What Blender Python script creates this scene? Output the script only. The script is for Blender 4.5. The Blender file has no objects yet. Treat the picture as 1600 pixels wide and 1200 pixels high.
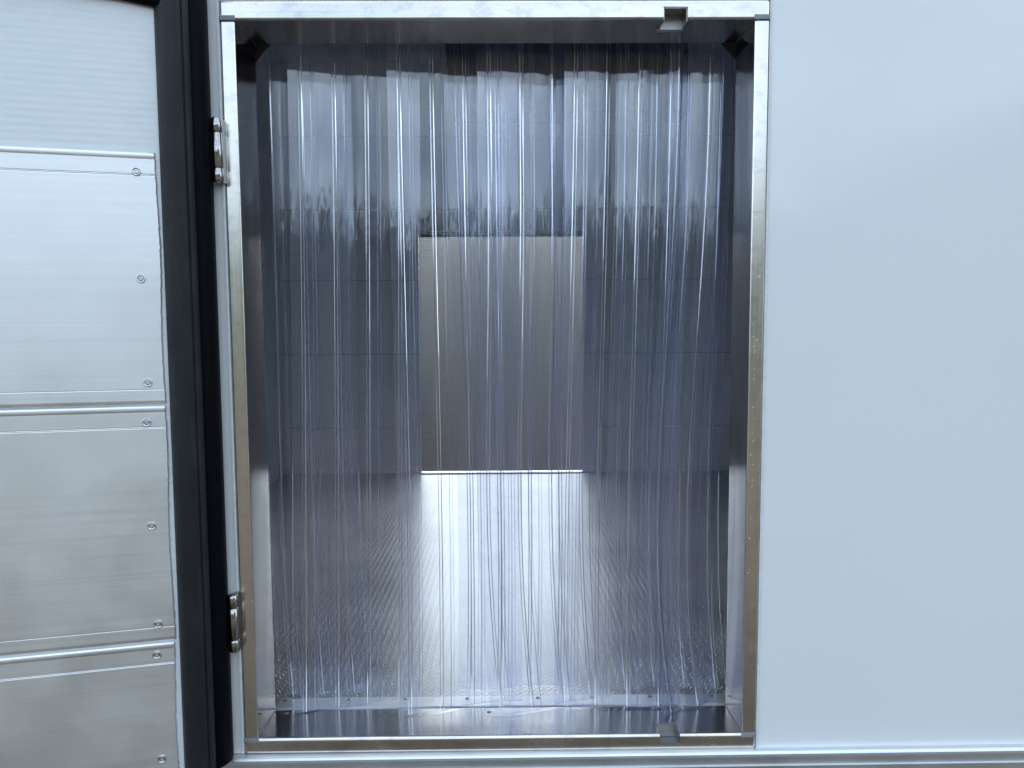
import bpy, bmesh, math, random
from mathutils import Vector, Matrix
random.seed(7)
R = math.radians
S = bpy.context.scene
COL = S.collection

# ------------------------------------------------------------------ camera
YAW, PITCH, ROLL = 0.00901, -0.07195, -0.00588
CAM = Vector((0.01095, -1.05, 0.086))
cd = bpy.data.cameras.new('camera'); cam = bpy.data.objects.new('camera', cd); COL.objects.link(cam)
fw = Vector((math.sin(YAW)*math.cos(PITCH), math.cos(YAW)*math.cos(PITCH), math.sin(PITCH)))
r0 = Vector((math.cos(YAW), -math.sin(YAW), 0)); u0 = r0.cross(fw)
rt = r0*math.cos(ROLL)+u0*math.sin(ROLL); up = -r0*math.sin(ROLL)+u0*math.cos(ROLL)
cam.matrix_world = Matrix(((rt.x, up.x, -fw.x, CAM.x), (rt.y, up.y, -fw.y, CAM.y), (rt.z, up.z, -fw.z, CAM.z), (0, 0, 0, 1)))
cd.sensor_width = 36; cd.lens = 1108.8/1600*36; cd.clip_start = 0.02; cd.clip_end = 2000
S.camera = cam

# ------------------------------------------------------------------ world, sun, exposure
SUN_EL, SUN_AZ = 52, 25
w = bpy.data.worlds.new('World'); S.world = w; w.use_nodes = True
nt = w.node_tree; N = nt.nodes; L = nt.links; N.clear()
wo = N.new('ShaderNodeOutputWorld'); bg = N.new('ShaderNodeBackground'); bg.inputs[1].default_value = 0.10
sky = N.new('ShaderNodeTexSky'); sky.sky_type = 'NISHITA'; sky.sun_disc = False
sky.sun_elevation = R(SUN_EL); sky.sun_rotation = R(SUN_AZ); sky.dust_density = 2.0
tc = N.new('ShaderNodeTexCoord'); mp = N.new('ShaderNodeMapping'); mp.inputs['Scale'].default_value = (1.0, 1.0, 2.6)
nz = N.new('ShaderNodeTexNoise'); nz.inputs['Scale'].default_value = 2.3; nz.inputs['Detail'].default_value = 7; nz.inputs['Roughness'].default_value = .55
cr = N.new('ShaderNodeValToRGB'); cr.color_ramp.elements[0].position = .30; cr.color_ramp.elements[1].position = .62
n2 = N.new('ShaderNodeTexNoise'); n2.inputs['Scale'].default_value = 4.0; n2.inputs['Detail'].default_value = 6
cc = N.new('ShaderNodeValToRGB')
cc.color_ramp.elements[0].position = .35; cc.color_ramp.elements[0].color = (4.3, 5.3, 6.4, 1)
cc.color_ramp.elements[1].position = .65; cc.color_ramp.elements[1].color = (8.0, 9.6, 11.2, 1)
mx = N.new('ShaderNodeMixRGB')
L.new(tc.outputs['Generated'], mp.inputs[0]); L.new(mp.outputs[0], nz.inputs[0]); L.new(mp.outputs[0], n2.inputs[0])
L.new(nz.outputs[0], cr.inputs[0]); L.new(n2.outputs[0], cc.inputs[0])
L.new(cr.outputs[0], mx.inputs[0]); L.new(sky.outputs[0], mx.inputs[1]); L.new(cc.outputs[0], mx.inputs[2])
# cloud cover is brighter on the sun's side, behind the truck
sx_ = N.new('ShaderNodeSeparateXYZ'); L.new(tc.outputs['Generated'], sx_.inputs[0])
mr = N.new('ShaderNodeMapRange'); mr.inputs[1].default_value = -.1; mr.inputs[2].default_value = .9; mr.inputs[3].default_value = 1.0; mr.inputs[4].default_value = 5.0
L.new(sx_.outputs[1], mr.inputs[0])
sc_ = N.new('ShaderNodeVectorMath'); sc_.operation = 'SCALE'; L.new(mx.outputs[0], sc_.inputs[0]); L.new(mr.outputs[0], sc_.inputs['Scale'])
wm = N.new('ShaderNodeMixRGB'); wm.blend_type = 'MULTIPLY'; wm.inputs[2].default_value = (1.10, 1.0, .88, 1)
mw = N.new('ShaderNodeMapRange'); mw.inputs[1].default_value = -.1; mw.inputs[2].default_value = .9
L.new(sx_.outputs[1], mw.inputs[0]); L.new(mw.outputs[0], wm.inputs[0]); L.new(sc_.outputs[0], wm.inputs[1])
L.new(wm.outputs[0], bg.inputs[0]); L.new(bg.outputs[0], wo.inputs[0])

sl = bpy.data.lights.new('sun', 'SUN'); sl.energy = 0.9; sl.angle = R(12); sl.color = (1, .96, .90)
so = bpy.data.objects.new('sun', sl); COL.objects.link(so)
az = R(SUN_AZ)
sd = Vector((math.sin(az)*math.cos(R(SUN_EL)), math.cos(az)*math.cos(R(SUN_EL)), math.sin(R(SUN_EL))))
so.rotation_euler = (-sd).to_track_quat('-Z', 'Y').to_euler(); so.location = (3, 6, 8)
S.view_settings.view_transform = 'Standard'; S.view_settings.look = 'None'
S.view_settings.gamma = 1; S.view_settings.use_curve_mapping = False
S.view_settings.exposure = 1.56
S.cycles.transparent_max_bounces = 80; S.cycles.max_bounces = 12; S.cycles.glossy_bounces = 6
S.cycles.diffuse_bounces = 9; S.cycles.sample_clamp_indirect = 6

# ------------------------------------------------------------------ materials
class M:
    def __init__(s, name):
        s.m = bpy.data.materials.new(name); s.m.use_nodes = True
        s.t = s.m.node_tree; s.n = s.t.nodes; s.l = s.t.links
        s.p = s.n['Principled BSDF']; s.out = s.n['Material Output']
    def node(s, ty, **kw):
        nd = s.n.new(ty)
        for k, v in kw.items():
            if k in nd.inputs: nd.inputs[k].default_value = v
            else: setattr(nd, k, v)
        return nd
    def coords(s, scale=(1, 1, 1)):
        a = s.node('ShaderNodeTexCoord'); b = s.node('ShaderNodeMapping'); b.inputs['Scale'].default_value = scale
        s.l.new(a.outputs['Object'], b.inputs[0]); return b.outputs[0]
    def noise(s, scale, sc=(1, 1, 1), detail=4, rough=.5):
        nd = s.n.new('ShaderNodeTexNoise'); nd.inputs['Scale'].default_value = scale
        nd.inputs['Detail'].default_value = detail; nd.inputs['Roughness'].default_value = rough
        s.l.new(s.coords(sc), nd.inputs[0]); return nd.outputs[0]
    def ramp(s, src, stops):
        nd = s.n.new('ShaderNodeValToRGB'); e = nd.color_ramp.elements
        while len(e) < len(stops): e.new(.5)
        for i, (p, c) in enumerate(stops):
            e[i].position = p; e[i].color = (c, c, c, 1) if isinstance(c, (int, float)) else (*c, 1)
        s.l.new(src, nd.inputs[0]); return nd.outputs[0]
    def math(s, op, a, b=None):
        nd = s.n.new('ShaderNodeMath'); nd.operation = op
        for i, v in enumerate((a, b)):
            if v is None: continue
            if isinstance(v, (int, float)): nd.inputs[i].default_value = v
            else: s.l.new(v, nd.inputs[i])
        return nd.outputs[0]
    def bump(s, h, strength=.1, dist=.001, prev=None):
        nd = s.n.new('ShaderNodeBump'); nd.inputs['Strength'].default_value = strength; nd.inputs['Distance'].default_value = dist
        s.l.new(h, nd.inputs['Height'])
        if prev: s.l.new(prev, nd.inputs['Normal'])
        return nd.outputs[0]
    def set(s, **kw):
        for k, v in kw.items():
            k = k.replace('_', ' ')
            if hasattr(v, 'is_linked') or hasattr(v, 'links'): s.l.new(v, s.p.inputs[k])
            else: s.p.inputs[k].default_value = v if not isinstance(v, tuple) or len(v) == 4 else (*v, 1)
        return s.m

def steel(name, base, rlo, rhi, streak, bumpy=.06, smear=.022, tint2=None, stain=0):
    m = M(name)
    big = m.noise(9, (1, 1, 1), 5, .6)
    st = m.noise(1, streak, 4, .6)
    r = m.ramp(m.math('ADD', m.math('MULTIPLY', big, .6), m.math('MULTIPLY', st, .4)), [(.35, rlo), (.65, rhi)])
    if smear:
        sp = m.ramp(m.noise(38, (1, 1, 1), 6, .65), [(.56, 0.0), (.60, 1.0)])
        r = m.math('ADD', r, m.math('MULTIPLY', sp, smear))
    d = tint2 or tuple(c*.90 for c in base)
    c = m.ramp(m.math('ADD', m.math('MULTIPLY', big, .5), m.math('MULTIPLY', st, .5)), [(.33, d), (.62, base)])
    if stain:   # dried water marks and grime left on the metal
        mk = m.ramp(m.noise(26, (1, 1, 1.6), 7, .68), [(.52, 0.0), (.57, 1.0)])
        mxn = m.n.new('ShaderNodeMixRGB'); mxn.blend_type = 'MULTIPLY'; mxn.inputs[2].default_value = (1-stain, 1-stain, 1-stain*.9, 1)
        m.l.new(mk, mxn.inputs[0]); m.l.new(c, mxn.inputs[1]); c = mxn.outputs[0]
    b = m.bump(st, bumpy, .0006); b = m.bump(m.noise(9, (1, 1, 1), 2), .02 if smear else 0.0, .001, b)
    return m.set(Metallic=1.0, Base_Color=c, Roughness=r, Normal=b)

m_rev_h = steel('shaded_reveal_along', (.46, .45, .44), .15, .24, (3, 260, 260), .03, .02)  # header soffit and sill top: dark reflections put into the base colour
m_rev_v = steel('shaded_reveal_upright', (.38, .375, .37), .09, .15, (260, 260, 3), .03, .01)  # jamb inner faces: dark reflections put into the base colour, finish also smoother
m_steel_h = steel('brushed_steel_along', (.78, .73, .67), .16, .30, (3, 260, 260), stain=.13)
m_steel_v = steel('brushed_steel_upright', (.78, .73, .67), .18, .27, (260, 260, 3), .05, .015, stain=.10)
m_chrome = steel('hinge_steel', (.44, .43, .41), .08, .16, (50, 50, 50), .0, 0)
m_alu = steel('aluminium_sheet', (.92, .92, .915), .46, .58, (1.2, 1.2, 420), .10, 0)
m_rail = steel('aluminium_rail', (.78, .80, .82), .42, .52, (2, 300, 300), .08, 0)
m_rivet = steel('rivet_aluminium', (.60, .62, .63), .22, .34, (40, 40, 40), .03, 0)
m_screw = steel('screw_steel', (.27, .26, .25), .30, .45, (60, 60, 60), .05, 0)

m_sock = steel('latch_steel', (.42, .41, .40), .35, .5, (60, 60, 60), .04, .03)
m = M('white_panel_paint')
n = m.noise(1.3, (1, 1, 1), 3)
m_white = m.set(Base_Color=m.ramp(n, [(.3, (.78, .80, .81)), (.7, (.82, .835, .84))]), Roughness=m.ramp(m.noise(6, (1, 1, 1), 4), [(.3, .09), (.7, .16)]),
                Normal=m.bump(m.noise(2.2, (1, 1, 1), 2), .05, .02), Coat_Weight=.3, Coat_Roughness=.05)
m = M('ridged_white_inner_skin')
wv = m.n.new('ShaderNodeTexWave'); wv.wave_type = 'BANDS'; wv.bands_direction = 'Z'; wv.inputs['Scale'].default_value = 33; wv.inputs['Distortion'].default_value = .35
wv.inputs['Detail'].default_value = 1.0
m.l.new(m.coords(), wv.inputs[0])
m_skin = m.set(Base_Color=m.ramp(m.noise(30, (1, 1, 4), 4), [(.3, (.72, .755, .775)), (.7, (.77, .795, .81))]), Roughness=.32, Normal=m.bump(wv.outputs['Fac'], .10, .0010))
m = M('black_rubber')
m_rub = m.set(Base_Color=m.ramp(m.noise(60, (1, 1, .3), 5, .7), [(.45, (.012, .0135, .016)), (.75, (.022, .024, .027))]), Roughness=m.ramp(m.noise(20, (1, 1, .25), 5), [(.35, .45), (.65, .62)]), Specular_IOR_Level=.28,
              Normal=m.bump(m.noise(1, (300, 300, 4), 3), .15, .0006))
m = M('deep_black_rubber')
m_rub2 = m.set(Base_Color=m.ramp(m.noise(60, (1, 1, .4), 5, .7), [(.5, (.002, .0024, .004)), (.8, (.005, .0055, .007))]), Roughness=.5, Specular_IOR_Level=.06)
m = M('grey_sealant')
m_seal = m.set(Base_Color=m.ramp(m.noise(120), [(.3, (.20, .21, .23)), (.7, (.28, .29, .31))]), Roughness=.55)
m = M('white_sealant')
m_wseal = m.set(Base_Color=m.ramp(m.noise(90), [(.3, (.62, .66, .68)), (.7, (.74, .77, .78))]), Roughness=.45)
m = M('rear_wall_skin')
m_wall = m.set(Base_Color=m.ramp(m.noise(3, (1, 1, 1), 5), [(.3, (.70, .72, .75)), (.7, (.78, .80, .83))]), Roughness=.35, Normal=m.bump(m.noise(5), .08, .003))
m = M('dark_groove')
m_dark = m.set(Base_Color=m.ramp(m.noise(50), [(.3, (.015, .017, .022)), (.7, (.03, .032, .04))]), Roughness=.6)
m = M('grey_ribbed_sheet')
g = m.ramp(m.noise(1, (140, 1, 1.2), 4, .7), [(.30, (.060, .073, .084)), (.70, (.100, .114, .124))])
m_panel = m.set(Base_Color=g, Roughness=.55)

m = M('lightened_sheet_cap'); m_cap = m.set(Base_Color=m.ramp(m.noise(20), [(.3, (.38, .40, .42)), (.7, (.46, .48, .50))]), Roughness=.5)  # cap grey lightened to make up for the sky light missing there
# tread floor: short bars leaning left and right in alternate columns
m = M('aluminium_tread_floor')
P = .0068
sx = m.n.new('ShaderNodeSeparateXYZ'); m.l.new(m.coords(), sx.inputs[0]); X, Y = sx.outputs[0], sx.outputs[1]
ax = m.math('DIVIDE', X, P); fx = m.math('FRACT', ax); col = m.math('FLOOR', ax)
par = m.math('PINGPONG', col, 1.0)
sgn = m.math('SUBTRACT', m.math('MULTIPLY', par, 2.0), 1.0)
dx = m.math('MULTIPLY', m.math('SUBTRACT', fx, .5), P)
dd = m.math('ADD', Y, m.math('MULTIPLY', dx, m.math('MULTIPLY', sgn, 1.7)))
bar = m.math('SINE', m.math('MULTIPLY', dd, 2*math.pi/.0125))
bar = m.ramp(m.math('ADD', m.math('MULTIPLY', bar, .5), .5), [(.45, 0.0), (.85, 1.0)])
edge = m.ramp(m.math('PINGPONG', fx, .5), [(.04, 0.0), (.16, 1.0)])
hgt = m.math('MULTIPLY', bar, edge)
fl = m.noise(7, (1, 1, 1), 5, .6)
m_floor = m.set(Metallic=.95, Base_Color=m.ramp(fl, [(.3, (.44, .46, .49)), (.7, (.58, .60, .62))]), Roughness=m.ramp(fl, [(.3, .30), (.7, .42)]),
                Normal=m.bump(hgt, .9, .0017))

# clear soft PVC: a thin-sheet shader (see through, mirror by angle, faint milky bloom)
def pvc(name, milk, f0, fk, fp, ed):
    m = M(name); m.n.remove(m.p)
    lw = m.n.new('ShaderNodeLayerWeight'); lw.inputs[0].default_value = .5
    fac = lw.outputs['Facing']
    geo = m.n.new('ShaderNodeBump'); geo.inputs['Strength'].default_value = .12; geo.inputs['Distance'].default_value = .004
    m.l.new(m.noise(1, (7, 7, .8), 2, .4), geo.inputs['Height'])
    F = m.math('ADD', m.math('MULTIPLY', m.math('POWER', fac, fp), fk), f0)
    F = m.math('MINIMUM', F, .85)
    tr = m.n.new('ShaderNodeBsdfTransparent'); gl = m.n.new('ShaderNodeBsdfGlossy'); gl.inputs['Roughness'].default_value = .035
    m.l.new(m.ramp(m.math('POWER', fac, 2.0), [(0.0, (.972, .980, .996)), (ed, (.36, .41, .70))]), tr.inputs[0])
    gl.inputs[0].default_value = (.97, .98, 1, 1); m.l.new(geo.outputs[0], gl.inputs['Normal'])
    df = m.n.new('ShaderNodeBsdfDiffuse'); df.inputs[0].default_value = (.56, .60, .93, 1)
    tl = m.n.new('ShaderNodeBsdfTranslucent'); tl.inputs[0].default_value = (.56, .60, .93, 1)
    a = m.n.new('ShaderNodeMixShader'); m.l.new(df.outputs[0], a.inputs[1]); m.l.new(tl.outputs[0], a.inputs[2])
    b = m.n.new('ShaderNodeMixShader')
    m.l.new(m.ramp(m.noise(1, (40, 40, 5), 5, .6), [(.35, milk*.4), (.75, milk*1.5)]), b.inputs[0])
    m.l.new(tr.outputs[0], b.inputs[1]); m.l.new(a.outputs[0], b.inputs[2])
    c = m.n.new('ShaderNodeMixShader'); m.l.new(F, c.inputs[0]); m.l.new(b.outputs[0], c.inputs[1]); m.l.new(gl.outputs[0], c.inputs[2])
    m.l.new(c.outputs[0], m.out.inputs[0]); return m.m
m_pvc = pvc('clear_soft_pvc', .032, .050, .9, 3.5, .9)
m_rib_b = pvc('clear_soft_pvc_rear_rib', .20, .05, 1.3, 1.0, .25)
m_edge = pvc('clear_soft_pvc_cut_edge', .22, .08, .35, 1.5, .8)
m_rib = pvc('clear_soft_pvc_rib', .42, .08, 4.2, 1.0, .35)  # milky lavender and strong mirror stand in for sky light refracted by the ribs

m = M('water'); m_water = m.set(Base_Color=(1, 1, 1), Roughness=.02, IOR=1.33, Transmission_Weight=1.0)
m = M('yard_ground')
m_ground = m.set(Base_Color=m.ramp(m.noise(.6, (1, 1, 1), 8, .6), [(.3, (.027, .0195, .0115)), (.7, (.043, .032, .0195))]), Roughness=.9)
m = M('leaves')
m_leaf = m.set(Base_Color=m.ramp(m.noise(.8), [(.3, (.026, .034, .024)), (.7, (.052, .064, .044))]), Roughness=.6)

# ------------------------------------------------------------------ builders
def link(name, bm, mat, parent=None, smooth=False, bevel=0, seg=2):
    if bevel:
        bmesh.ops.recalc_face_normals(bm, faces=bm.faces); bm.normal_update()
        es = [e for e in bm.edges if len(e.link_faces) == 2 and e.calc_face_angle(0) > R(25)]
        bmesh.ops.bevel(bm, geom=es, offset=bevel, segments=seg, profile=.5, affect='EDGES', clamp_overlap=True)
    bmesh.ops.recalc_face_normals(bm, faces=bm.faces)
    me = bpy.data.meshes.new(name); bm.to_mesh(me); bm.free()
    for mm in (mat if isinstance(mat, (list, tuple)) else [mat]): me.materials.append(mm)
    if smooth or bevel:
        for p in me.polygons: p.use_smooth = True
        me.set_sharp_from_angle(angle=R(50 if smooth else 40))
    o = bpy.data.objects.new(name, me); COL.objects.link(o)
    if bevel: wn(o)
    if parent: o.parent = parent
    return o
def wn(o):
    md = o.modifiers.new('even_normals', 'WEIGHTED_NORMAL'); md.keep_sharp = True
def box(bm, x0, x1, y0, y1, z0, z1):
    vs = [bm.verts.new((x, y, z)) for x in (x0, x1) for y in (y0, y1) for z in (z0, z1)]
    for f in ((0, 1, 3, 2), (4, 6, 7, 5), (0, 4, 5, 1), (2, 3, 7, 6), (0, 2, 6, 4), (1, 5, 7, 3)):
        bm.faces.new([vs[i] for i in f])
def nbox(name, b, mat, parent=None, bevel=0, seg=2):
    bm = bmesh.new(); box(bm, *b); return link(name, bm, mat, parent, bevel=bevel, seg=seg)
def prism(bm, pts, z0, z1, axis='Z'):
    def P3(a, b, c): return {'Z': (a, b, c), 'X': (c, a, b)}[axis]
    lo = [bm.verts.new(P3(a, b, z0)) for a, b in pts]; hi = [bm.verts.new(P3(a, b, z1)) for a, b in pts]
    n = len(pts)
    for i in range(n): bm.faces.new((lo[i], lo[(i+1) % n], hi[(i+1) % n], hi[i]))
    bm.faces.new(lo[::-1]); bm.faces.new(hi)
def lathe(bm, prof, c, axis, n=20):
    """prof: (radius, offset along axis)"""
    ax = Vector(axis).normalized(); a = ax.orthogonal().normalized(); b = ax.cross(a); c = Vector(c)
    rings = []
    for r, h in prof:
        rings.append([bm.verts.new(c+ax*h+(a*math.cos(2*math.pi*i/n)+b*math.sin(2*math.pi*i/n))*max(r, 1e-5)) for i in range(n)])
    for p, q in zip(rings, rings[1:]):
        for i in range(n): bm.faces.new((p[i], p[(i+1) % n], q[(i+1) % n], q[i]))
    bm.faces.new(rings[0][::-1]); bm.faces.new(rings[-1])
def empty(name, loc=(0, 0, 0)):
    o = bpy.data.objects.new(name, None); COL.objects.link(o); o.location = loc; return o
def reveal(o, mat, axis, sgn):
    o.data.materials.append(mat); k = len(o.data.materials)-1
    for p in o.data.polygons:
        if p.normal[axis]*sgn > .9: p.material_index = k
def tag(o, label=None, cat=None, group=None, kind=None):
    for k, v in (('label', label), ('category', cat), ('group', group), ('kind', kind)):
        if v: o[k] = v
    return o
def cut(o, b):
    """subtract a box from a mesh object"""
    bm = bmesh.new(); box(bm, *b); me = bpy.data.meshes.new('cutter'); bmesh.ops.recalc_face_normals(bm, faces=bm.faces); bm.to_mesh(me); bm.free()
    c = bpy.data.objects.new('cutter', me); COL.objects.link(c)
    md = o.modifiers.new('cut', 'BOOLEAN'); md.object = c; md.operation = 'DIFFERENCE'; md.solver = 'EXACT'
    while o.modifiers[0].type == 'WEIGHTED_NORMAL': o.modifiers.remove(o.modifiers[0])
    dg = bpy.context.evaluated_depsgraph_get(); dg.update()
    nm = bpy.data.meshes.new_from_object(o.evaluated_get(dg)); o.modifiers.clear(); o.data = nm
    for p in nm.polygons: p.use_smooth = True
    nm.set_sharp_from_angle(angle=R(40)); wn(o)
    bpy.data.objects.remove(c)

W, H = .394, .558            # half size of the steel frame
A, B, D = .0215, .025, .087  # frame face widths, depth of the reveal
YR = 2.07                    # rear wall
ZF = -.533                   # floor

# ------------------------------------------------------------------ setting
bm = bmesh.new()
v = [bm.verts.new(p) for p in ((-400, -400, -1.45), (400, -400, -1.45), (400, 400, -1.45), (-400, 400, -1.45))]; bm.faces.new(v)
tag(link('ground', bm, m_ground), 'brown bare yard ground', None, None, 'structure')
bm = bmesh.new()
clumps = []
for i in range(190):
    x = random.uniform(-34, 34); top = 2.45+.16*math.sin(x*.9)+.14*math.sin(x*2.3+1)+random.uniform(-.15, .15)
    top += .66
    if x > 5.9: top += (x-5.9)*.39 if x < 16 else 3.9
    clumps.append((x, random.uniform(-17.5, -14.5), top))
for x, y, top in clumps:
    for k in range(110):
        t = random.random()**.7; z = -1.4+(top+1.4)*t; sp = 1.1*(1.15-t)**.5
        c = Vector((x+random.gauss(0, sp*.7), y+random.gauss(0, .6), z)); s = random.uniform(.07, .2)
        a = Vector((random.gauss(0, 1), random.gauss(0, 1), random.gauss(0, 1))).normalized(); b = a.orthogonal().normalized()
        bm.faces.new([bm.verts.new(c+a*s), bm.verts.new(c+b*s*.7), bm.verts.new(c-a*s), bm.verts.new(c-b*s*.7)])
# dense inner mass so that no gap opens at the foot of the wood
for i in range(140):
    x = -35+i*.5; box(bm, x, x+.55, -17-random.random(), -16.3, -1.45, random.uniform(2.35, 2.75)+(max(0, x-5.9)*.37 if x < 16 else 3.7))
tag(link('far_wood', bm, m_leaf), 'dark green belt of shrubs mirrored in the steel', None, None, 'stuff')

# ------------------------------------------------------------------ cargo box
box_ = tag(empty('cargo_box', (0, 0, ZF)), 'white refrigerated cargo box with steel framed side doorway', 'truck body')
def bp(o):   # parent keeping world position
    o.parent = box_; o.matrix_parent_inverse = Matrix.Translation((0, 0, -ZF)); return o
G = .0025
for (x0, x1, z0, z1) in ((W+G, 2.6, -.5575, 1.5), (-1.6, -W-G, -.5575, 1.5), (-W-G, W+G, H+.003, 1.5)):
    pnl = bp(nbox('outer_wall', (x0, x1, .0025, .082, z0, z1), m_white, bevel=.0008))
for s, x in ((1, W+.0004), (-1, -W-.0046)):
    bp(nbox('sealant_line', (x, x+.0042, .0008, .02, -.5575, H+.002), m_wseal, bevel=.0008))
# bottom rail, swept along x with a raised rounded lip
prof = [(.02, -.5582), (-.004, -.5584), (-.009, -.5595), (-.0105, -.562), (-.0095, -.5645), (-.0065, -.5665), (-.0050, -.569),
        (-.0048, -.5815), (-.0075, -.5825), (-.0075, -.5842), (-.0046, -.5852), (-.0046, -.66), (.02, -.66)]
bm = bmesh.new()
xs = [-1.6, -.8, -.412, -.2, 0, .2, .4, .8, 1.4, 2.6]
rows = [[bm.verts.new((x, y, z+.0026*max(-.45, min(x, .9))+.0008)) for y, z in prof] for x in xs]
for a, b in zip(rows, rows[1:]):
    for i in range(len(prof)): bm.faces.new((a[i], b[i], b[(i+1) % len(prof)], a[(i+1) % len(prof)]))
bm.faces.new(rows[0]); bm.faces.new(rows[-1][::-1])
bp(link('bottom_rail', bm, m_rail, smooth=True))
# interior shell
bp(nbox('floor', (-.97, 1.07, .121, YR, ZF-.04, ZF), m_floor))
strip = bp(nbox('floor_edge_strip', (-W+A-.002, W-A+.002, D+.0005, .1205, ZF-.03, ZF+.0012), m_rail, bevel=.001))
bp(nbox('ceiling', (-.97, 1.07, .083, YR, 1.42, 1.46), m_wall))
bp(nbox('side_wall', (-1.01, -.97, .083, YR+.04, ZF-.04, 1.46), m_wall))
bp(nbox('side_wall', (1.07, 1.11, .083, YR+.04, ZF-.04, 1.46), m_wall))
OX0, OX1, OZ1 = -.366, .353, .5225          # opening of the opposite doorway
for (x0, x1, z0, z1) in ((-.97, OX0-.002, ZF-.04, 1.42), (OX1+.002, 1.07, ZF-.04, 1.42), (OX0-.002, OX1+.002, OZ1+.002, 1.42)):
    bp(nbox('wall_core', (x0, x1, YR+.02, YR+.04, z0, z1), m_dark))
zs = [ZF-.03, -.330, -.006, .317, .622, .93, 1.24, 1.42]
for a, b in zip(zs, zs[1:]):
    spans = [(-.97, 1.07, a, b)] if a > OZ1 else [(-.97, OX0, a, b), (OX1, 1.07, a, b)]
    if a < OZ1 < b: spans.append((OX0, OX1, OZ1+.0024, b))
    for x0, x1, a_, b_ in spans:
        bp(nbox('rear_wall_plank', (x0, x1, YR, YR+.02, a_+.0014, b_-.0014), m_wall, bevel=.0016))
bp(nbox('skirting', (-.969, OX0-.001, YR-.006, YR-.0005, ZF+.0005, ZF+.028), m_rail, bevel=.001))
bp(nbox('skirting', (OX1+.001, 1.069, YR-.006, YR-.0005, ZF+.0005, ZF+.028), m_rail, bevel=.001))

# steel doorway frame
hd = nbox('door_header', (-W, W, 0, D, H-B, H+.0024), m_steel_h, bevel=.0040, seg=5)
LX0, LX1 = .241, .2755
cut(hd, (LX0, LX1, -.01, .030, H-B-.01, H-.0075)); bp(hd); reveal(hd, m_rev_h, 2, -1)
sl_ = nbox('door_sill', (-W, W, 0, D, -H, -H+B), m_steel_h, bevel=.0050, seg=5)
SX0, SX1 = .2455, .2765
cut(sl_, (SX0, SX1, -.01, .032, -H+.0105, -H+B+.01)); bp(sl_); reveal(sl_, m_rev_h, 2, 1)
for s in (-1, 1):
    x0, x1 = (-W, -W+A) if s < 0 else (W-A, W)
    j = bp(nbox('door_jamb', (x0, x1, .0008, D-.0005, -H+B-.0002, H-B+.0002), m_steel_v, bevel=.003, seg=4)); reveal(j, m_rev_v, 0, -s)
    fx0, fx1 = (x0+.0003, x1+.001) if s < 0 else (x0-.001, x1-.0003)
    nbox('joint_filler', (fx0, fx1, -.0009, .006, H-B-.0002, H-B+.0068), m_seal, hd, bevel=.0008)
    nbox('joint_filler', (fx0, fx1, -.0009, .006, -H+B-.0055, -H+B+.0004), m_seal, sl_, bevel=.0008)
    # weld beads in the corners
    ix = x1 if s < 0 else x0
    for zz, nm, par in ((H-B, 'weld_bead', hd), (-H+B, 'weld_bead', sl_)):
        bm = bmesh.new(); n = 36; pr = None
        for k in range(n+1):
            c = Vector((ix, .004+(D-.006)*k/n, zz)); r = .0011+.0005*random.random()
            ring = [bm.verts.new(c+Vector((math.cos(a)*r, 0, math.sin(a)*r))) for a in [2*math.pi*q/8 for q in range(8)]]
            if pr:
                for q in range(8): bm.faces.new((pr[q], pr[(q+1) % 8], ring[(q+1) % 8], ring[q]))
            pr = ring
        link(nm, bm, m_screw, par, smooth=True)
    # gusset plates in the upper corners behind the frame
    bm = bmesh.new(); q = -s
    pts = [(ix-.006*q, H-B+.004), (ix+.0235*q, H-B+.004), (ix-.006*q, H-B-.030)]
    vs = [bm.verts.new((x, D+.0008+dy, z)) for dy in (0, .003) for x, z in pts]
    bm.faces.new(vs[:3]); bm.faces.new(vs[3:][::-1])
    for i in range(3): bm.faces.new((vs[i], vs[(i+1) % 3], vs[3+(i+1) % 3], vs[3+i]))
    link('corner_gusset', bm, m_dark, hd)

# latch sockets: folded steel liners let into header and sill
bm = bmesh.new()
box(bm, LX0+.0004, LX1-.0004, .0275, .0297, H-B-.0030, H-.0079)     # back plate, its lip below the soffit
box(bm, LX0-.003, LX1+.0015, .0300, .0345, H-B-.0042, H-B-.0010)
box(bm, LX0+.0003, LX0+.0014, .002, .0274, H-B+.0004, H-.0079)
box(bm, LX1-.0014, LX1-.0003, .002, .0274, H-B-.0022, H-.0079)
box(bm, LX0+.0016, LX1-.0016, .0012, .0272, H-.0092, H-.0079)
ls = link('latch_socket', bm, m_sock, hd); ls['label'] = 'latch slot cut up into the header near its right end'
bm = bmesh.new()
box(bm, SX0+.0004, SX1-.0004, .0295, .0317, -H+.0108, -H+B+.0012)
box(bm, SX0+.0003, SX0+.0014, .002, .0293, -H+.0108, -H+B-.0012)
box(bm, SX1-.0014, SX1-.0003, .002, .0293, -H+.0108, -H+B-.0012)
box(bm, SX0+.0016, SX1-.0016, .0012, .0140, -H+.0108, -H+.0122)
box(bm, SX0+.0016, SX1-.0016, .0152, .0292, -H+.0108, -H+.0132)
ls = link('latch_socket', bm, m_sock, sl_); ls['label'] = 'latch slot cut down into the sill near its right end'

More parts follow.
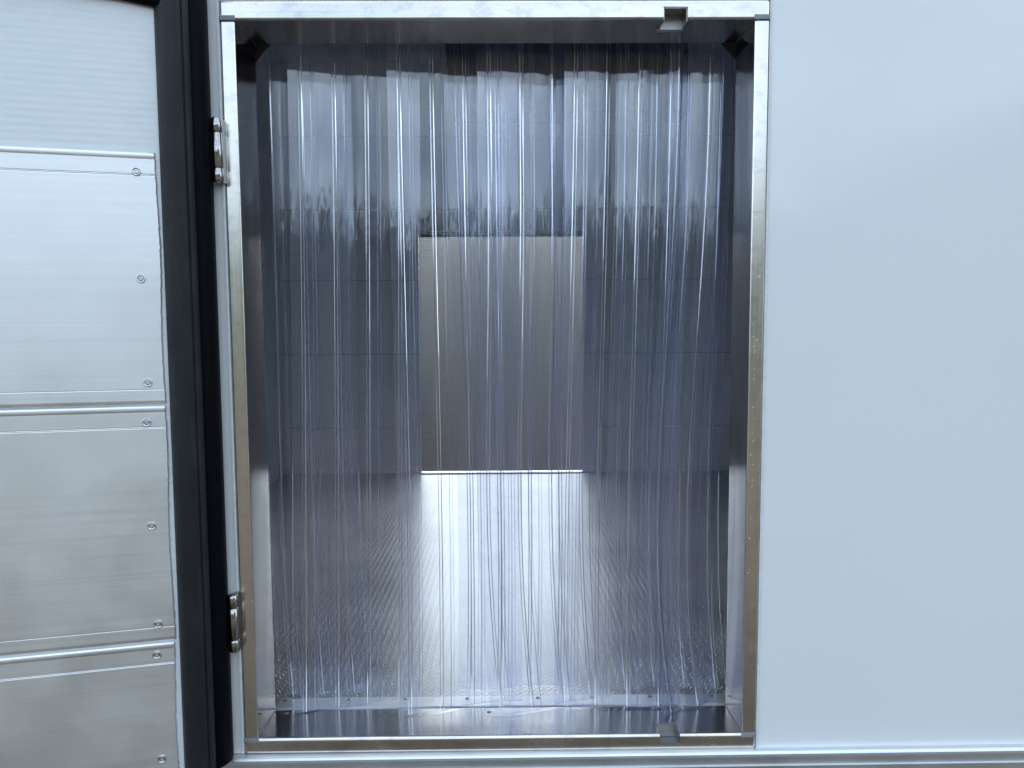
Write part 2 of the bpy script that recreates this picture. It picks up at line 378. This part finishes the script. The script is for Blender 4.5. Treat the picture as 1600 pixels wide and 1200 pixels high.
def screw(name, c, axis, r, parent, mat=m_screw, hole=True):
    bm = bmesh.new()
    lathe(bm, [(r*.9, -.002), (r, 0), (r*.96, r*.16), (r*.82, r*.22), (r*.60, r*.08), (r*.48, r*.14), (r*.30, r*.12), (r*.26, -r*.9), (.0, -r*.95)], c, axis, 18)
    return link(name, bm, mat, parent, smooth=True)
def local(parent, c): return (c[0], c[1], c[2]) if parent is None else c
for x, y in ((-.3506, .0724), (-.1786, .069), (-.02, .071), (.1705, .0738), (.3451, .0683)):
    screw('screw', (x, y, ZF), (0, 0, 1), .0034, sl_)
for x in (-.3663, -.2587, -.1621, -.0578, .0619, .1545, .2525, .3572):
    screw('screw', (x, .112, ZF+.0012), (0, 0, 1), .0036, strip)

# water drops left on the right jamb
jr = [o for o in box_.children if o.name.startswith('door_jamb')][-1]
for i in range(26):
    z = random.choice([random.uniform(-.05, .33), random.uniform(-.30, .10)]); x = W-A*.62+random.gauss(0, .0022); r = random.uniform(.0008, .0017)
    bm = bmesh.new(); bmesh.ops.create_uvsphere(bm, u_segments=10, v_segments=6, radius=r)
    bmesh.ops.scale(bm, vec=(1, .55, random.uniform(1, 1.5)), verts=bm.verts); bmesh.ops.translate(bm, vec=(x, .0006, z), verts=bm.verts)
    link('water_drop', bm, m_water, jr, smooth=True)

# opposite doorway sheet with added light slats, threshold, dark box
bm = bmesh.new(); x0, x1 = OX0+.0002, OX1-.0002; z0, z1 = -.526, OZ1-.001
LP, LD, LT = .0075, .0310, .41  # slats added and tilted so that outside light reaches the floor
n = int((z1-z0)/LP)
for i in range(-2, n):
    z = z0+i*LP; y = YR+.004; d = LD; t = .0007
    if z+t > z1-.0055: continue
    d = min(d, (z1-.0055-z-t)/LT) if z+LD*LT > z1-.006 else d
    if d < .002: continue
    za = max(z, z0-.002)
    if z < z0-.002: continue
    zt = min(z+LD*LT, z1+.010)
    vs = [bm.verts.new(p) for p in ((x0, y, z), (x1, y, z), (x1, y+d, z+d*LT), (x0, y+d, z+d*LT), (x0, y, z+t), (x1, y, z+t), (x1, y+d, z+d*LT+t), (x0, y+d, z+d*LT+t))]
    for f in ((0, 3, 2, 1), (4, 5, 6, 7), (0, 1, 5, 4), (2, 3, 7, 6), (0, 4, 7, 3), (1, 2, 6, 5)): bm.faces.new([vs[q] for q in f])
box(bm, x0, x1, YR+.0035, YR+.0385, z1-.0050, z1)  # cap added to close the light gap above the top slat
for f in list(bm.faces)[-6:]: f.material_index = 1
louvre = tag(link('light_slat_sheet', bm, [m_panel, m_cap]), 'grey sheet in the opposite doorway behind the curtain, its slats added to light the floor', 'panel')
bp(nbox('threshold', (OX0+.001, OX1-.001, YR-.030, YR+.0385, ZF+.0003, ZF+.0050), m_sock, bevel=.0015, seg=3))
bm = bmesh.new(); prism(bm, [(-.20, .98), (.77, .98), (.77, 1.40), (-.24, 1.40)], 0, .16)  # plain dark box high on the rear wall
for v_ in bm.verts: v_.co = Vector((v_.co.x, YR-.002-v_.co.z, v_.co.y))
tag(link('dark_wall_box', bm, m_dark, bevel=.01), 'dark box mounted high on the rear wall above the grey sheet', 'duct')

# ------------------------------------------------------------------ cargo door, swung open to the left
DM = .23; DE = Vector((-1, -DM, 0)).normalized(); DN = Vector((DM, -1, 0)).normalized(); DO = Vector((-.461, -.05, 0))
def dpt(u, wv_, z): return DO+DE*u+DN*wv_+Vector((0, 0, z))
def dbox(name, u0, u1, w0, w1, z0, z1, mat, parent, bevel=0, seg=2):
    bm = bmesh.new(); box(bm, u0, u1, w0, w1, z0, z1)
    for v_ in bm.verts: v_.co = dpt(*v_.co)
    return link(name, bm, mat, parent, bevel=bevel, seg=seg)
door = tag(empty('cargo_door', (0, 0, 0)), 'opened insulated door with aluminium kick plates and black rubber seals', 'door')
dbox('door_leaf', .001, .80, -.052, 0, -.72, .545, m_skin, door, bevel=.002)
def kick(name, z0, z1, right):
    # sheet with a rolled upper edge, fine lines pressed in, ragged cut end
    bm = bmesh.new(); us = [right, right+.0015, .05, .12, .2, .3, .5, .79]
    def wz(z):
        a, c = z1-z, z-z0; w_ = .0030
        if a < .0085: w_ = .0030+.0011*math.sin(math.pi*min(1, a/.0085))**.8*(1 if a > .003 else 1) if a > .0015 else .0006+.0028*(a/.0015)**.5
        if c < .006: w_ = .0006+.0024*(c/.006)**.5
        for g in (.0295, .0312): w_ -= .00045*math.exp(-((a-g)/.00035)**2)
        w_ -= .00045*math.exp(-((c-.0213)/.00035)**2)
        return w_
    zfull = []; z = z1
    while z > z0:
        zfull.append((z, wz(z)))
        a_, c_ = z1-z, z-z0
        fine = a_ < .010 or abs(a_-.0303) < .0032 or c_ < .008 or abs(c_-.0213) < .0022
        z -= .00035 if fine else .002
    zfull.append((z0, .0006))
    rows = []
    for z, w_ in zfull:
        j = random.uniform(-.0006, .0006)+.0012*math.sin(z*23)
        rows.append([bm.verts.new(dpt(u+(j if k < 2 else 0), (w_ if k > 0 else .0004)+(.0004*math.sin(u*9+z*12) if k > 2 else 0), z)) for k, u in enumerate(us)])
    for a, b in zip(rows, rows[1:]):
        for i in range(len(us)-1): bm.faces.new((a[i], a[i+1], b[i+1], b[i]))
    return link(name, bm, m_alu, door, smooth=True)
k1 = kick('kick_plate', -.0115, .3346, .0055); k2 = kick('kick_plate', -.3520, -.0130, .0065); k3 = kick('kick_plate', -.70, -.3540, .0080)
k1['label'] = 'bright top kick plate'; k2['label'] = 'middle kick plate'; k3['label'] = 'scuffed bottom kick plate'
def raydoor(px, py):
    d = fw*1108.8+rt*(px-800)-up*(py-600); n = DN; t = (DO-CAM).dot(n)/d.dot(n); return CAM+d*t
for k, pts in ((k1, [(214, 269), (221, 436), (232, 598)]), (k2, [(230, 660), (238, 821), (248, 974)]), (k3, [(246, 1022), (254, 1184)])):
    for px, py in pts:
        screw('rivet', raydoor(px, py)+DN*.0030, DN, .0060, k, m_rivet)
# seals
def seal(name, pts, z0, z1, mat):
    bm = bmesh.new(); prism(bm, pts, z0, z1); return link(name, bm, mat, door, smooth=True)
s1 = seal('rubber_seal', [(-.4608, -.046), (-.4603, -.0525), (-.456, -.057), (-.448, -.0595), (-.438, -.0595), (-.430, -.058), (-.4265, -.0555), (-.4255, -.0520), (-.4225, -.0528), (-.4195, -.050), (-.4185, -.044),
          (-.4215, -.038), (-.4215, -.003), (-.4608, -.003)], -.56, .62, m_rub)
s1['label'] = 'wide dark grey outer seal lip'
s2 = seal('rubber_seal', [(-.4212, -.040), (-.415, -.0385), (-.4105, -.033), (-.4075, -.026), (-.4060, -.020), (-.4065, -.012), (-.4085, -.004), (-.4212, -.004)], -.5545, .62, m_rub2)
s2['label'] = 'narrow black bulb seal beside the hinges'
# upper seal along the door head
bm = bmesh.new(); prof = [(0, .538), (.004, .5370), (.009, .539), (.011, .545), (.009, .556), (0, .560)]
rows = []
for i in range(15):
    u = -.012+.81*i/14; dz = -.010*max(0, 1-u/.16)**2+.0008*math.sin(i*1.7)
    rows.append([bm.verts.new(dpt(u, w_+.001, z+dz)) for w_, z in prof])
for a, b in zip(rows, rows[1:]):
    for i in range(len(prof)-1): bm.faces.new((a[i], b[i], b[i+1], a[i+1]))
bm.faces.new(rows[0]); bm.faces.new(rows[-1][::-1])
t_ = link('rubber_seal', bm, m_rub2, door, smooth=True); t_['label'] = 'seal along the door head'
# hinges
def hinge(zt, zb):
    X0, Y0, r = -.3985, -.0115, .0076
    h = zt-zb; cuts = [zt, zt-h*.225, zt-h*.78, zb]
    bm = bmesh.new(); box(bm, X0, X0+.0090, -.0004, .0018, zb, zt); box(bm, X0+.0035, X0+.0058, Y0, .0002, zb, zt)
    leaf = link('hinge', bm, m_chrome, door, bevel=.0005)
    for i in range(3):
        a, b = cuts[i]-.0006, cuts[i+1]+.0006
        bm = bmesh.new(); lathe(bm, [(r-.0009, b), (r, b+.0009), (r, a-.0009), (r-.0009, a)], (X0, Y0, 0), (0, 0, 1), 32)
        link('knuckle', bm, m_chrome, leaf, smooth=True)
    bm = bmesh.new(); lathe(bm, [(r*.55, zb-.001), (r*.55, zt+.001)], (X0, Y0, 0), (0, 0, 1), 20); link('hinge_pin', bm, m_screw, leaf, smooth=True)
    bm = bmesh.new(); box(bm, -.4085, X0-.006, -.012, -.009, zb+h*.22, zt-h*.22); link('leaf_plate', bm, m_chrome, leaf)
    return leaf
hinge(.3934, .3037)['label'] = 'upper door hinge'; hinge(-.301, -.3888)['label'] = 'lower door hinge'

# ------------------------------------------------------------------ clear ribbed curtain strips
PITCHR = .0515
def strip_mesh(name, width, top, bot, bow, sway, seed, z_top=.60):
    """top/bot: (x of left edge, y left, y right, z left, z right); sway(t): sideways drift from top (t=0) to bottom (t=1)"""
    rnd = random.Random(seed); T = .0022
    us = set([0, width]); k = 0
    ribs = []
    u = .0185
    while u < width-.006: ribs.append((u, 1)); ribs.append((u+.0175, -1)); u += PITCHR
    for ru, s in ribs:
        if ru > width-.005: continue
        for q in (-1, -.9, -.8, -.7, -.6, -.5, 0, .5, .6, .7, .8, .9, 1): us.add(round(ru+q*.0032, 6))
    for i in range(int(width/.008)): us.add(round(i*.008, 6))
    us = sorted(x for x in us if 0 <= x <= width)
    us = [a for i, a in enumerate(us) if i == 0 or a-us[i-1] > 1e-5]
    def prot(u, side):
        o = 0
        for ru, s in ribs:
            d = abs(u-ru)/.0032
            if s == side and d < 1:
                h = min(1, (1-d)/.5); o = max(o, .0009*h*h*(3-2*h)*.6+.0009*h*.4)
        return o
    NR = 56; bm = bmesh.new(); rows = []
    ph = [rnd.uniform(0, 6.28) for _ in range(6)]
    for j in range(NR+1):
        t = j/NR; e = t*t*(3-2*t)
        xl = top[0]+(bot[0]-top[0])*e+sway(t); ey = t**3.5; yl = top[1]+(bot[1]-top[1])*ey; yr = top[2]+(bot[2]-top[2])*ey
        F, Bk = [], []
        wid = math.sqrt(max(width**2-(yr-yl)**2, 1e-6))
        for u in us:
            s = u/width
            z = z_top+((bot[3]+(bot[4]-bot[3])*s)-z_top)*t
            x = xl+wid*s
            y = yl+(yr-yl)*s+bow*(math.sin(math.pi*s))*(.6+.5*t**3)+.0032*math.sin(2*math.pi*s*1.3+ph[0]+t*1.0)*(.5+.7*t**2)+.0016*math.sin(t*6+ph[1]+s*2)*t**1.5
            y += .0009*math.sin(2*math.pi*s*3+ph[3]+t*1.5)
            F.append(bm.verts.new((x, y-T/2-prot(u, 1), z))); Bk.append(bm.verts.new((x, y+T/2+prot(u, -1), z)))
        rows.append((F, Bk))
    n = len(us)
    for (F, Bk), (F2, B2) in zip(rows, rows[1:]):
        for i in range(n-1):
            f1 = bm.faces.new((F[i], F[i+1], F2[i+1], F2[i])); f2 = bm.faces.new((Bk[i], B2[i], B2[i+1], Bk[i+1]))
            um = (us[i]+us[i+1])/2
            if 0 < prot(um, 1) < .00089: f1.material_index = 1
            if 0 < prot(um, -1) < .00089: f2.material_index = 2
        a = bm.faces.new((F[0], F2[0], B2[0], Bk[0])); b = bm.faces.new((F[-1], Bk[-1], B2[-1], F2[-1])); a.material_index = b.material_index = 3
    F, Bk = rows[-1]
    for i in range(n-1): bm.faces.new((F[i], F[i+1], Bk[i+1], Bk[i])).material_index = 3
    F, Bk = rows[0]
    for i in range(n-1): bm.faces.new((F[i], Bk[i], Bk[i+1], F[i+1])).material_index = 1
    return link(name, bm, [m_pvc, m_rib, m_rib_b, m_edge], None, smooth=True)
def ray_y(px, py, y):
    d = fw*1108.8+rt*(px-800)-up*(py-600); return CAM+d*((y-CAM.y)/d.y)
ZB = ZF+.0016
def st(wd, tpx, bpx, ytop, ybot, zb, bow, swa, seed, label):
    xt = ray_y(tpx, 75, ytop[0]).x; xb = ray_y(bpx, 1110, ybot[0]).x
    o = strip_mesh('curtain_strip', wd, (xt, *ytop), (xb, *ybot, *zb), bow, swa, seed)
    return tag(o, label, 'curtain strip', 'clear ribbed plastic curtain strips in the doorway')
WD = .2055
st(.150, 399, 440, (.125, .130), (.120, .122), (ZB+.004, ZB+.006), .004, lambda t: -.022*math.sin(math.pi*t)*t*t, 1, 'half hidden strip hanging closest to the left jamb')
st(WD, 448, 457, (.098, .120), (.066, .112), (ZB, ZB+.002), .006, lambda t: 0, 2, 'leftmost full width strip whose lower left corner hangs over the sill')
st(WD, 603, 623, (.098, .118), (.056, .104), (ZB, ZB+.003), .004, lambda t: 0, 3, 'strip covering the left edge of the grey sheet')
st(WD, 694, 716, (.128, .135), (.126, .130), (ZB+.006, ZB+.008), .004, lambda t: .010*math.sin(math.pi*t)*t, 8, 'rear strip behind the middle of the curtain')
st(WD, 745, 768, (.100, .122), (.056, .110), (ZB, ZB+.004), -.003, lambda t: -.045*math.sin(math.pi*t)*t*t, 4, 'strip hanging in front of the middle of the grey sheet')
st(WD, 882, 866, (.104, .114), (.086, .082), (ZB+.0025, ZB+.0015), -.004, lambda t: 0, 5, 'strip covering the right edge of the grey sheet')
st(.190, 962, 962, (.126, .132), (.124, .128), (ZB+.005, ZB+.006), .004, lambda t: -.040*math.sin(math.pi*t)*t*t, 9, 'rear strip seen between the two right hand strips')
st(.106, 1046, 1036, (.100, .112), (.052, .092), (ZB, ZB+.003), .003, lambda t: -.055*math.sin(math.pi*t)*t*t, 6, 'narrow strip hanging closest to the right jamb')
# rail that carries the strips, hidden above the header
tag(nbox('curtain_rail', (-.39, .39, .088, .145, .601, .625), m_rail, bevel=.002), 'metal rail above the doorway carrying the curtain strips', 'rail')
